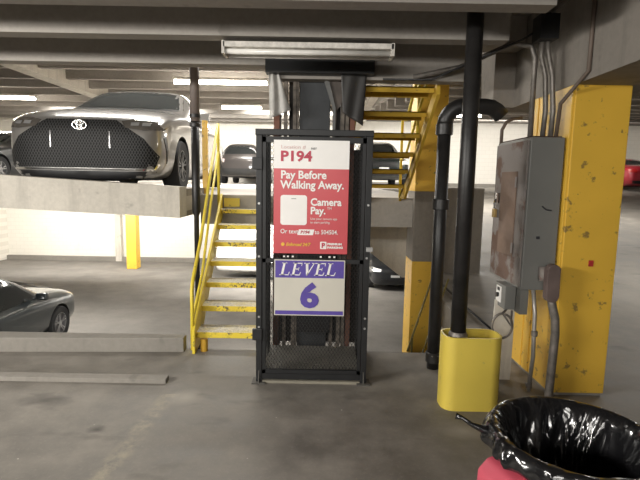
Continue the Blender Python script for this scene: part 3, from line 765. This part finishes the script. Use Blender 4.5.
# ================================================================ WASTE BIN
tb = empty('waste_bin', 'round red waste bin in the right foreground lined with a black bag', 'bin')
BC = Vector((.822, 1.415, 0)); RT = .248; HT = .78
REDB = plain('red_bin_plastic', (.56, .085, .125), .45, var=.06)
m = MB().lathe([(.185, .0), (.20, .01), (.232, HT * .8), (.238, HT * .93), (RT, HT * .94), (RT, HT), (RT - .01, HT + .004), (RT - .02, HT), (.22, HT * .8), (.2, .03), (0, .03)], BC, seg=48)
m.build('body', REDB, tb, angle=50)
for a in (196, 16):
    ar = math.radians(a); m = MB().prism([(.0, -.055), (.035, -.09), (.07, -.09), (.082, -.078), (.078, -.02), (.045, .012), (.0, .02)], 'y', -.065, .065, .012)
    m.bm.transform(Matrix.Translation((BC.x, BC.y, HT - .075)) @ Matrix.Rotation(ar, 4, 'Z') @ Matrix.Translation((RT - .02, 0, 0)))
    m.build('handle', REDB, tb, angle=40)
settle(tb)
def bagmat():
    m, nt, b = newmat('black_bag_film'); v = coords(nt)
    b.inputs['Base Color'].default_value = (.008, .008, .009, 1); b.inputs['Roughness'].default_value = .16
    b.inputs['Coat Weight'].default_value = .6; b.inputs['Coat Roughness'].default_value = .08
    mp = nt.nodes.new('ShaderNodeMapping'); mp.inputs['Scale'].default_value = (1, 1, .4); nt.links.new(v, mp.inputs[0])
    vo = N(nt, 'ShaderNodeTexVoronoi', Scale=17); nt.links.new(mp.outputs[0], vo.inputs['Vector']); bump(nt, b, vo.outputs['Distance'], .8, .02)
    return m
m = MB(); n = 220; rings = []
prof = [(.014, -.042, 1, 1), (.020, -.034, 1, 1), (.022, -.025, 1, .8), (.020, -.008, 1, .5), (.012, .012, 1, .3), (.002, .020, 1, .2), (-.012, .018, -1, .3), (-.028, .0, -1, .6), (-.036, -.04, -1, 1.2),
        (-.045, -.08, -1, 1.8), (-.055, -.13, -1, 2.3), (-.065, -.18, -1, 2.7), (-.08, -.24, -1, 3.0), (-.10, -.30, -1, 3.0), (-.14, -.35, -1, 2.2), (-.2, -.38, -1, 1), (-RT, -.39, -1, 0)]
def ridge(u, v): return 1 - abs(noise.noise(Vector((u, v, 3.3)))) * 2
for k_, (dr, z, sg_, amp) in enumerate(prof):
    ring = []
    for i in range(n):
        a = 2 * PI * i / n; skew = a + z * 1.6
        ca, sa = math.cos(skew) * 3.0, math.sin(skew) * 3.0
        w = max(0, ridge(ca, sa)) ** 4 * .022 * amp + max(0, noise.noise(Vector((ca * .9, sa * .9, z * 2)))) * .016 * amp + abs(noise.noise(Vector((ca * 2.5, sa * 2.5, z * 5)))) * .005 * amp
        rr = max(0, RT + dr + sg_ * w)
        low = 0
        if k_ < 3: low = (3 - k_) / 3 * (-.035 * (.5 + .5 * math.sin(a * 3 + 1.0)) + .02 * noise.noise(Vector((ca, sa, 5))))
        zz_ = HT + z + low + noise.noise(Vector((ca * 1.5, sa * 1.5, 7))) * .008 * min(1, amp)
        if k_ == len(prof) - 1: rr = 0
        ring.append(m.bm.verts.new((BC.x + rr * math.cos(a), BC.y + rr * math.sin(a), zz_)))
    rings.append(ring)
for A, B in zip(rings, rings[1:]):
    for i in range(n): m.bm.faces.new((A[i], A[(i + 1) % n], B[(i + 1) % n], B[i]))
bmesh.ops.remove_doubles(m.bm, verts=m.bm.verts[:], dist=1e-5)
bag = empty('bin_bag', 'glossy black crumpled liner bag draped over the rim of the red bin', 'bag')
bo = m.build('film', bagmat(), bag, True)
md = bo.modifiers.new('sub', 'SUBSURF'); md.levels = 1; md.render_levels = 1
# loose twisted corner sticking out to the left
MB().tube([(BC.x - .262, BC.y + .04, HT - .005), (BC.x - .305, BC.y + .07, HT + .0), (BC.x - .33, BC.y + .09, HT + .012), (BC.x - .35, BC.y + .10, HT + .015)], .01, 10, rs=[.016, .008, .007, .012]).build('twisted_corner', bagmat(), bag, True)
settle(bag)


# ================================================================ CARS
SEDAN = [(0, .52, .22, .62, .70, .40), (.05, .66, .20, .70, .80, .50), (.16, .80, .19, .74, .84, .58), (.38, .875, .18, .78, .885, .66), (.8, .915, .18, .84, .94, .70),
         (1.2, .925, .18, .90, .985, .72), (1.42, .925, .18, .93, 1.03, .70), (2.05, .925, .18, .95, 1.36, .58), (2.35, .925, .18, .955, 1.42, .55), (2.9, .925, .18, .96, 1.44, .54),
         (3.5, .925, .18, .97, 1.39, .54), (4.1, .92, .19, .98, 1.16, .60), (4.3, .915, .2, .98, 1.09, .66), (4.8, .86, .24, .95, 1.06, .62), (4.97, .72, .32, .82, .92, .50)]
SUV = [(0, .60, .35, .75, .80, .45), (.06, .74, .28, .80, .90, .55), (.2, .86, .25, .86, .98, .66), (.6, .91, .24, .92, 1.04, .72), (1.15, .925, .24, .98, 1.10, .74),
       (1.3, .925, .24, 1.0, 1.14, .73), (1.95, .925, .24, 1.02, 1.58, .62), (2.3, .925, .24, 1.02, 1.67, .60), (3.2, .925, .24, 1.03, 1.70, .60), (4.1, .92, .25, 1.05, 1.66, .59),
       (4.45, .90, .26, 1.05, 1.55, .60), (4.6, .88, .30, 1.03, 1.25, .68), (4.7, .82, .38, .95, 1.05, .66)]
VAN = [(0, .7, .35, .9, 1.0, .5), (.1, .85, .32, 1.0, 1.12, .65), (.3, .93, .3, 1.1, 1.25, .7), (.8, .98, .3, 1.25, 1.45, .8), (1.3, 1, .3, 1.3, 2.05, .82), (1.7, 1, .3, 1.3, 2.35, .86),
       (3.5, 1, .3, 1.3, 2.4, .88), (5.3, 1, .3, 1.3, 2.38, .88), (5.45, .97, .35, 1.3, 2.3, .85), (5.5, .92, .45, 1.25, 2.1, .8)]
def solid(me_obj):
    dg = bpy.context.evaluated_depsgraph_get(); dg.update()
    me = bpy.data.meshes.new_from_object(me_obj.evaluated_get(dg)); return me
class Car:
    def __init__(s, name, label, ST, paintm, wheels, wr, cat='car', group=None, spokes=5, rim=ALLOY, trim=DARK):
        s.root = empty(name, label, cat, group); s.ST = ST; s.L = ST[-1][0]; s.hw = max(t[1] for t in ST)
        m = MB(); rings = []
        for (y, hw, zb, zs, zt, hwt) in ST:
            half = [(0, zb), (.7 * hw, zb), (.95 * hw, zb + .05), (hw, zb + .42 * (zs - zb)), (.99 * hw, zs - .06), (.955 * hw, zs), (hwt, zt - .045), (hwt * .6, zt - .008), (0, zt)]
            full = half + [(-a, b) for a, b in half[-2:0:-1]]
            rings.append([m.bm.verts.new((a, y, b)) for a, b in full])
        n = len(rings[0])
        for A, B in zip(rings, rings[1:]):
            for i in range(n): m.bm.faces.new((A[i], A[(i + 1) % n], B[(i + 1) % n], B[i]))
        for R, sg_ in ((rings[0], -1), (rings[-1], 1)):
            c = sum((v.co for v in R), Vector()) / n
            inner = [m.bm.verts.new(c + (v.co - c) * .6 + Vector((0, sg_ * .012, 0))) for v in R]
            for i in range(n): m.bm.faces.new((R[i], R[(i + 1) % n], inner[(i + 1) % n], inner[i]))
            m.bm.faces.new(inner)
        tmp = m.build('tmp_body', None); md = tmp.modifiers.new('s', 'SUBSURF'); md.levels = md.render_levels = 2
        bpy.context.view_layer.update(); me = solid(tmp); tmp.modifiers.clear(); tmp.data = me
        bm = bmesh.new(); bm.from_mesh(me); s.bvh = BVHTree.FromBMesh(bm); bm.free()
        cut = MB()
        for y in wheels:
            for sd in (-1, 1):
                cut.lathe([(wr + .055, sd * (s.hw - .30)), (wr + .055, sd * (s.hw + .2))], (0, y, wr), 'x', 40)
        co_ = cut.build('tmp_cut', None)
        b = tmp.modifiers.new('b', 'BOOLEAN'); b.operation = 'DIFFERENCE'; b.object = co_; b.solver = 'EXACT'
        bpy.context.view_layer.update(); me2 = solid(tmp)
        bpy.data.objects.remove(tmp); bpy.data.objects.remove(co_)
        me2.materials.clear()
        body = link('body', me2, paintm, s.root); me2.materials.append(trim)
        for p in me2.polygons:
            p.use_smooth = True; c = p.center
            for y in wheels:
                if (c.y - y) ** 2 + (c.z - wr) ** 2 < (wr + .06) ** 2 and abs(c.x) < s.hw + .1 and (abs(abs(c.x) - (s.hw - .30)) < .01 or Vector((0, y - c.y, wr - c.z)).normalized().dot(p.normal) > .6): p.material_index = 1
            if c.z < s.ST[3][2] + .03: p.material_index = 1
        me2.set_sharp_from_angle(angle=math.radians(35)); s.body = body
        for y in wheels:
            for sd in (-1, 1):
                x = sd * (s.hw - .115)
                w = MB().lathe([(wr * .62, -.10), (wr * .94, -.11), (wr, -.08), (wr, .08), (wr * .94, .11), (wr * .62, .10)], (x, y, wr), 'x', 36, loop=True).build('wheel', RUBBER, s.root, angle=50)
                r = MB().lathe([(wr * .64, sd * .09), (wr * .66, sd * .10), (wr * .60, sd * .10), (wr * .58, sd * .0), (0, sd * .0)], (x, y, wr), 'x', 30, caps=False)
                for k in range(spokes):
                    a = 2 * PI * k / spokes + .3
                    for da in (-.13, .13):
                        r.bar((x + sd * .075, y + math.cos(a + da) * wr * .12, wr + math.sin(a + da) * wr * .12), (x + sd * .085, y + math.cos(a + da * 1.3) * wr * .62, wr + math.sin(a + da * 1.3) * wr * .62), .025, .022)
                r.lathe([(wr * .18, sd * .05), (wr * .16, sd * .095), (0, sd * .10)], (x, y, wr), 'x', 16)
                r.build('rim', rim, w, angle=40)
    def patch(s, name, outline, mode, mat, off=.004, th=.012, parent=None, both=False, cuts=5, label=None):
        outs = [outline]
        if both and mode in ('front', 'rear', 'top'): outs.append([(-a, b) for a, b in outline])
        modes = [mode] * len(outs)
        if mode == 'side': outs = [outline, outline]; modes = ['right', 'left']
        res = []
        for o_, md in zip(outs, modes):
            bm = bmesh.new()
            def P(a, b): return {'front': (a, -3, b), 'rear': (a, s.L + 3, b), 'right': (3, a, b), 'left': (-3, a, b), 'top': (a, b, 5)}[md]
            D = Vector({'front': (0, 1, 0), 'rear': (0, -1, 0), 'right': (-1, 0, 0), 'left': (1, 0, 0), 'top': (0, 0, -1)}[md])
            vs = [bm.verts.new(P(a, b)) for a, b in o_]
            f = bm.faces.new(vs); bmesh.ops.triangulate(bm, faces=[f])
            for _ in range(4):
                long = [e for e in bm.edges if e.calc_length() > .07]
                if not long: break
                bmesh.ops.subdivide_edges(bm, edges=long, cuts=1)
                bmesh.ops.triangulate(bm, faces=bm.faces[:])
            for v in bm.verts:
                h = s.bvh.ray_cast(v.co, D)
                if h[0] is None:
                    q = Vector(v.co); 
                    h = s.bvh.find_nearest(q - D * (-3))
                v.co = h[0] - D * off
            for v in bm.verts: pass
            r = bmesh.ops.extrude_face_region(bm, geom=bm.faces[:])
            for e in r['geom']:
                if isinstance(e, bmesh.types.BMVert): e.co += D * th
            bmesh.ops.recalc_face_normals(bm, faces=bm.faces[:])
            me = bpy.data.meshes.new(name); bm.to_mesh(me); bm.free()
            o = link(name, me, mat, parent or s.root); 
            for p in me.polygons: p.use_smooth = True
            me.set_sharp_from_angle(angle=math.radians(40))
            if label: o['label'] = label
            res.append(o)
        return res
    def mirrors(s, y, z, mat):
        for sd in (-1, 1):
            m = MB().prism([(y, z), (y + .02, z + .12), (y + .12, z + .13), (y + .15, z + .02), (y + .1, z - .02)], 'x', sd * (s.hw - .01), sd * (s.hw + .19), .012)
            m.bar((sd * (s.hw - .08), y + .1, z - .0), (sd * (s.hw + .02), y + .08, z + .03), .05, .03)
            m.build('door_mirror', mat, s.root, angle=50)
    def place(s, x, y, z, rot):
        # recentre each part's origin
        for o in [c for c in COL.objects if c.parent == s.root]:
            kids = [c for c in COL.objects if c.parent == o]
            cs = [v.co for v in o.data.vertices]; c = sum(cs, Vector()) / len(cs)
            o.data.transform(Matrix.Translation(-c)); o.location = c
            for k in kids: k.data.transform(Matrix.Translation(-c))
        s.root.location = (x, y, z); s.root.rotation_euler = (0, 0, rot)

def carpaint(name, c, metal=.4, rough=.32):
    return plain(name, c, rough, metal, 1, var=.03, scale=2)
def grille_mat():
    m, nt, b = newmat('honeycomb_grille'); v = coords(nt)
    def lines(rot):
        mp = nt.nodes.new('ShaderNodeMapping'); mp.inputs['Rotation'].default_value = (0, rot, 0); nt.links.new(v, mp.inputs[0])
        w = N(nt, 'ShaderNodeTexWave', Scale=11.0); w.bands_direction = 'X'; nt.links.new(mp.outputs[0], w.inputs['Vector'])
        return ramp(nt, w.outputs['Fac'], [(.80, 0.0), (.92, 1.0)])
    f = mix(nt, 1, lines(.5), lines(-.5), 'LIGHTEN')
    nt.links.new(mix(nt, f, (.003, .003, .003), (.05, .05, .05)), b.inputs['Base Color']); b.inputs['Roughness'].default_value = .55
    b.inputs['Specular IOR Level'].default_value = .2
    return m
GRL = grille_mat()
SILV = carpaint('silver_grey_car_paint', (.29, .28, .265), .55, .3)

HERO = [(0, .66, .14, .66, .76, .48), (.05, .80, .13, .74, .85, .62), (.16, .885, .12, .81, .90, .72), (.38, .92, .13, .90, .975, .79), (.8, .93, .13, .97, 1.06, .82),
        (1.2, .935, .13, 1.0, 1.10, .82), (1.42, .935, .13, 1.01, 1.14, .82), (2.05, .935, .13, 1.02, 1.49, .72), (2.35, .935, .13, 1.02, 1.555, .69), (2.9, .935, .13, 1.02, 1.57, .67),
        (3.5, .935, .13, 1.02, 1.50, .62), (4.1, .92, .19, 1.0, 1.22, .62), (4.3, .915, .2, .99, 1.14, .66), (4.8, .86, .24, .96, 1.08, .62), (4.97, .72, .32, .82, .92, .50)]
# --- the big silver sedan on the upper deck
k = Car('car', 'silver grey sedan with a huge black grille parked nose out on the upper deck edge', HERO, SILV, (.95, 3.82), .335, spokes=7, rim=plain('dark_alloy', (.10, .10, .10), .35, .7))
mouth = [(-.39, .825), (.39, .825), (.345, .70), (.36, .675), (.62, .655), (.70, .62), (.85, .42), (.80, .275), (-.80, .275), (-.85, .42), (-.70, .62), (-.62, .655), (-.36, .675), (-.345, .70)]
gr = k.patch('grille', mouth, 'front', GRL, .006)[0]
def hood_seg(a, b, nm, mat, w, par=None, off=.012, th=.016, both=False):
    (x0, z0), (x1, z1) = a, b; dx, dz = x1 - x0, z1 - z0; l = math.hypot(dx, dz); nx, nz = -dz / l * w, dx / l * w
    return k.patch(nm, [(x0 - nx, z0 - nz), (x1 - nx, z1 - nz), (x1 + nx, z1 + nz), (x0 + nx, z0 + nz)], 'front', mat, off, th, par, both)
hood_seg((-.80, .258), (.80, .258), 'chrome_lip', CHROME, .011)
hood_seg((.80, .258), (.84, .33), 'chrome_corner', CHROME, .010, both=True)
hood_seg((.33, .69), (.33, .50), 'grille_divider', plain('grey_gloss', (.2, .2, .2), .25, .6), .006, gr, both=True)
k.patch('lower_valance', [(-.81, .24), (.81, .24), (.76, .15), (-.76, .15)], 'front', DARK, .006)
hl = [(.45, .815), (.60, .85), (.80, .85), (.90, .80), (.88, .725), (.70, .71), (.50, .735)]
for o in k.patch('headlamp', hl, 'front', plain('smoked_headlamp', (.10, .09, .08), .12, .2, 1), .010, .02, both=True):
    sx_ = 1 if sum(v.co.x for v in o.data.vertices) > 0 else -1
    for x0 in (.56, .68):
        k.patch('headlamp_projector', [(sx_ * x0, .80), (sx_ * (x0 + .085), .805), (sx_ * (x0 + .085), .765), (sx_ * x0, .76)], 'front', LAMPG, .018, .012, o)
k.patch('side_intake', [(.20, .64), (.27, .66), (.31, .5), (.29, .34), (.25, .5)], 'side', DARK, .006)
# emblem: oval ring with two inner ovals
em = MB()
def oval(mb, cx, cz, a, b, r, y):
    mb.tube([(cx + a * math.cos(t * PI / 12), y, cz + b * math.sin(t * PI / 12)) for t in range(25)], r, 6, False)
ey = k.bvh.ray_cast(Vector((0, -3, .755)), Vector((0, 1, 0)))[0].y - .022
oval(em, 0, .755, .078, .052, .010, ey); oval(em, 0, .755, .026, .048, .007, ey - .004); oval(em, 0, .777, .052, .020, .007, ey - .004)
em.lathe([(.001, .0), (.05, .0), (.05, .012)], (0, ey + .002, .755), 'y', 20)
em.build('emblem', CHROME, k.root, True)
k.patch('windscreen', [(-.79, 1.15), (-.35, 1.135), (.35, 1.135), (.79, 1.15), (.655, 1.44), (.3, 1.49), (-.3, 1.49), (-.655, 1.44)], 'front', GLASS, .004)
k.patch('side_window', [(1.8, 1.06), (2.25, 1.41), (2.6, 1.46), (3.4, 1.42), (3.95, 1.16), (4.0, 1.06)], 'side', GLASS, .004)
k.patch('rear_window', [(-.6, 1.10), (.6, 1.10), (.5, 1.34), (-.5, 1.34)], 'rear', GLASS, .004)
k.mirrors(1.72, 1.03, SILV)
k.patch('wiper_cowl', [(-.74, 1.115), (.74, 1.115), (.76, 1.135), (-.76, 1.135)], 'front', DARK, .008)
k.place(-2.75, 5.48, F1 + .03, math.radians(2.6))

def simple(name, label, ST, paintc, x, y, z, rot, wheels, wr, face='front', sc=None, group=None, plate=True, cat='car', tail=TAILR, lamps=LAMPG, low=DARK, spokes=5, rim=ALLOY):
    k = Car(name, label, ST, paintc, wheels, wr, cat, group, spokes, rim)
    suv = ST is SUV; dz = .12 if suv else 0
    h = .30 if ST is VAN else dz
    k.patch('grille', [(-.42, .72 + h), (.42, .72 + h), (.36, .56 + h), (-.36, .56 + h)], 'front', GRL, .006)
    k.patch('lower_intake', [(-.55, .42 + h * .7), (.55, .42 + h * .7), (.5, .30 + h * .7), (-.5, .30 + h * .7)], 'front', low, .006)
    k.patch('headlamp', [(.50, .74 + h), (.80, .78 + h), (.86, .72 + h), (.80, .65 + h), (.52, .66 + h)], 'front', lamps, .008, both=True)
    k.patch('number_plate', [(-.16, .54 + h), (.16, .54 + h), (.16, .46 + h), (-.16, .46 + h)], 'front', plain('plate_white', (.6, .6, .58), .5), .012)
    if ST is SEDAN:
        ws = [(-.70, 1.035), (.70, 1.035), (.56, 1.35), (-.56, 1.35)]; sw = [(1.75, 1.0), (2.2, 1.31), (2.6, 1.37), (3.4, 1.34), (3.95, 1.12), (4.0, 1.02)]
        rw = [(-.6, 1.10), (.6, 1.10), (.5, 1.34), (-.5, 1.34)]; tl = [(.55, .90), (.83, .92), (.80, .78), (.56, .76)]; rb = [(-.7, .45), (.7, .45), (.66, .32), (-.66, .32)]; mz = (1.72, .98)
    elif ST is SUV:
        ws = [(-.70, 1.14), (.70, 1.14), (.58, 1.58), (-.58, 1.58)]; sw = [(1.62, 1.10), (2.1, 1.53), (2.5, 1.60), (4.0, 1.58), (4.3, 1.40), (4.35, 1.12)]
        rw = [(-.64, 1.20), (.64, 1.20), (.55, 1.54), (-.55, 1.54)]; tl = [(.60, 1.0), (.86, 1.02), (.85, .88), (.62, .86)]; rb = [(-.80, .62), (.80, .62), (.74, .36), (-.74, .36)]; mz = (1.66, 1.10)
    else:
        ws = [(-.80, 1.5), (.80, 1.5), (.78, 2.1), (-.78, 2.1)]; sw = [(1.45, 1.35), (1.6, 1.95), (2.4, 1.98), (2.4, 1.35)]
        rw = [(-.7, 1.5), (.7, 1.5), (.68, 2.0), (-.68, 2.0)]; tl = [(.80, 1.2), (.9, 1.2), (.9, .8), (.8, .8)]; rb = [(-.8, .6), (.8, .6), (.8, .45), (-.8, .45)]; mz = (1.3, 1.4)
    k.patch('windscreen', ws, 'front', GLASS, .004)
    k.patch('side_window', sw, 'side', GLASS, .004)
    k.patch('rear_window', rw, 'rear', GLASS, .004)
    k.patch('tail_lamp', tl, 'rear', tail, .008, both=True)
    k.patch('rear_bumper', rb, 'rear', low, .01)
    k.patch('door_seam', [(2.82, .45), (2.84, .45), (2.84, 1.0), (2.82, 1.0)], 'side', low, .002)
    k.mirrors(mz[0], mz[1], paintc)
    k.place(x, y, z, rot); return k
simple('car', 'dark sedan at the far left edge of the upper deck beyond the silver grey sedan', SEDAN, carpaint('black_car_paint', (.03, .034, .038), .3), -8.93, 11.0, F1, 0, (.95, 3.82), .335)
hb = simple('car', 'dark brownish hatchback seen from behind at the top of the yellow stairs', SUV, carpaint('bronze_car_paint', (.055, .048, .045), .2), -3.31, 24.0, F1, PI, (.95, 3.72), .35,
       tail=plain('pale_tail_lens', (.62, .50, .48), .2), low=plain('bumper_black', (.02, .02, .02), .4))
hb.patch  # the hatch details are added below
for nm, ol, mt in (('chrome_strip', [(-.6, .44), (.6, .44), (.6, .41), (-.6, .41)], CHROME),): pass
simple('car', 'dark green SUV facing the camera on the upper deck seen between the right-hand stair treads', SUV, carpaint('green_black_car_paint', (.010, .014, .013), .1), 2.05, 15.6, F1, 0, (.95, 3.72), .35,
       lamps=plain('bright_lens', (.85, .85, .82), .1))
simple('car', 'black SUV on the lower deck seen between the lift cage and the yellow column', SUV, carpaint('lower_black_car_paint', (.018, .02, .023), .3), 2.75, 16.8, zlow(18.5) + .02, 0, (.95, 3.72), .35,
       lamps=plain('bright_lens', (.85, .85, .82), .1))
simple('car', 'dark slate SUV driving away on the lower deck below the kerb on the left', SUV, carpaint('slate_car_paint', (.035, .043, .047), .4, .28), -6.49, 10.85, zlow(9.5) + .12, PI, (.95, 3.72), .37)
simple('van', 'white van parked on the lower deck behind the yellow stairs', VAN, carpaint('van_white_paint', (.80, .79, .76), 0, .4), 1.25, 19.9, zlow(19.9), PI / 2, (.95, 3.1), .35, cat='van', low=plain('grey_trim', (.3, .3, .3), .5))
simple('car', 'red car parked far back at the right beyond the yellow column', SEDAN, carpaint('red_car_paint', (.42, .02, .035), .2), 13.15, 24.0, zramp(19), PI, (.95, 3.82), .335)
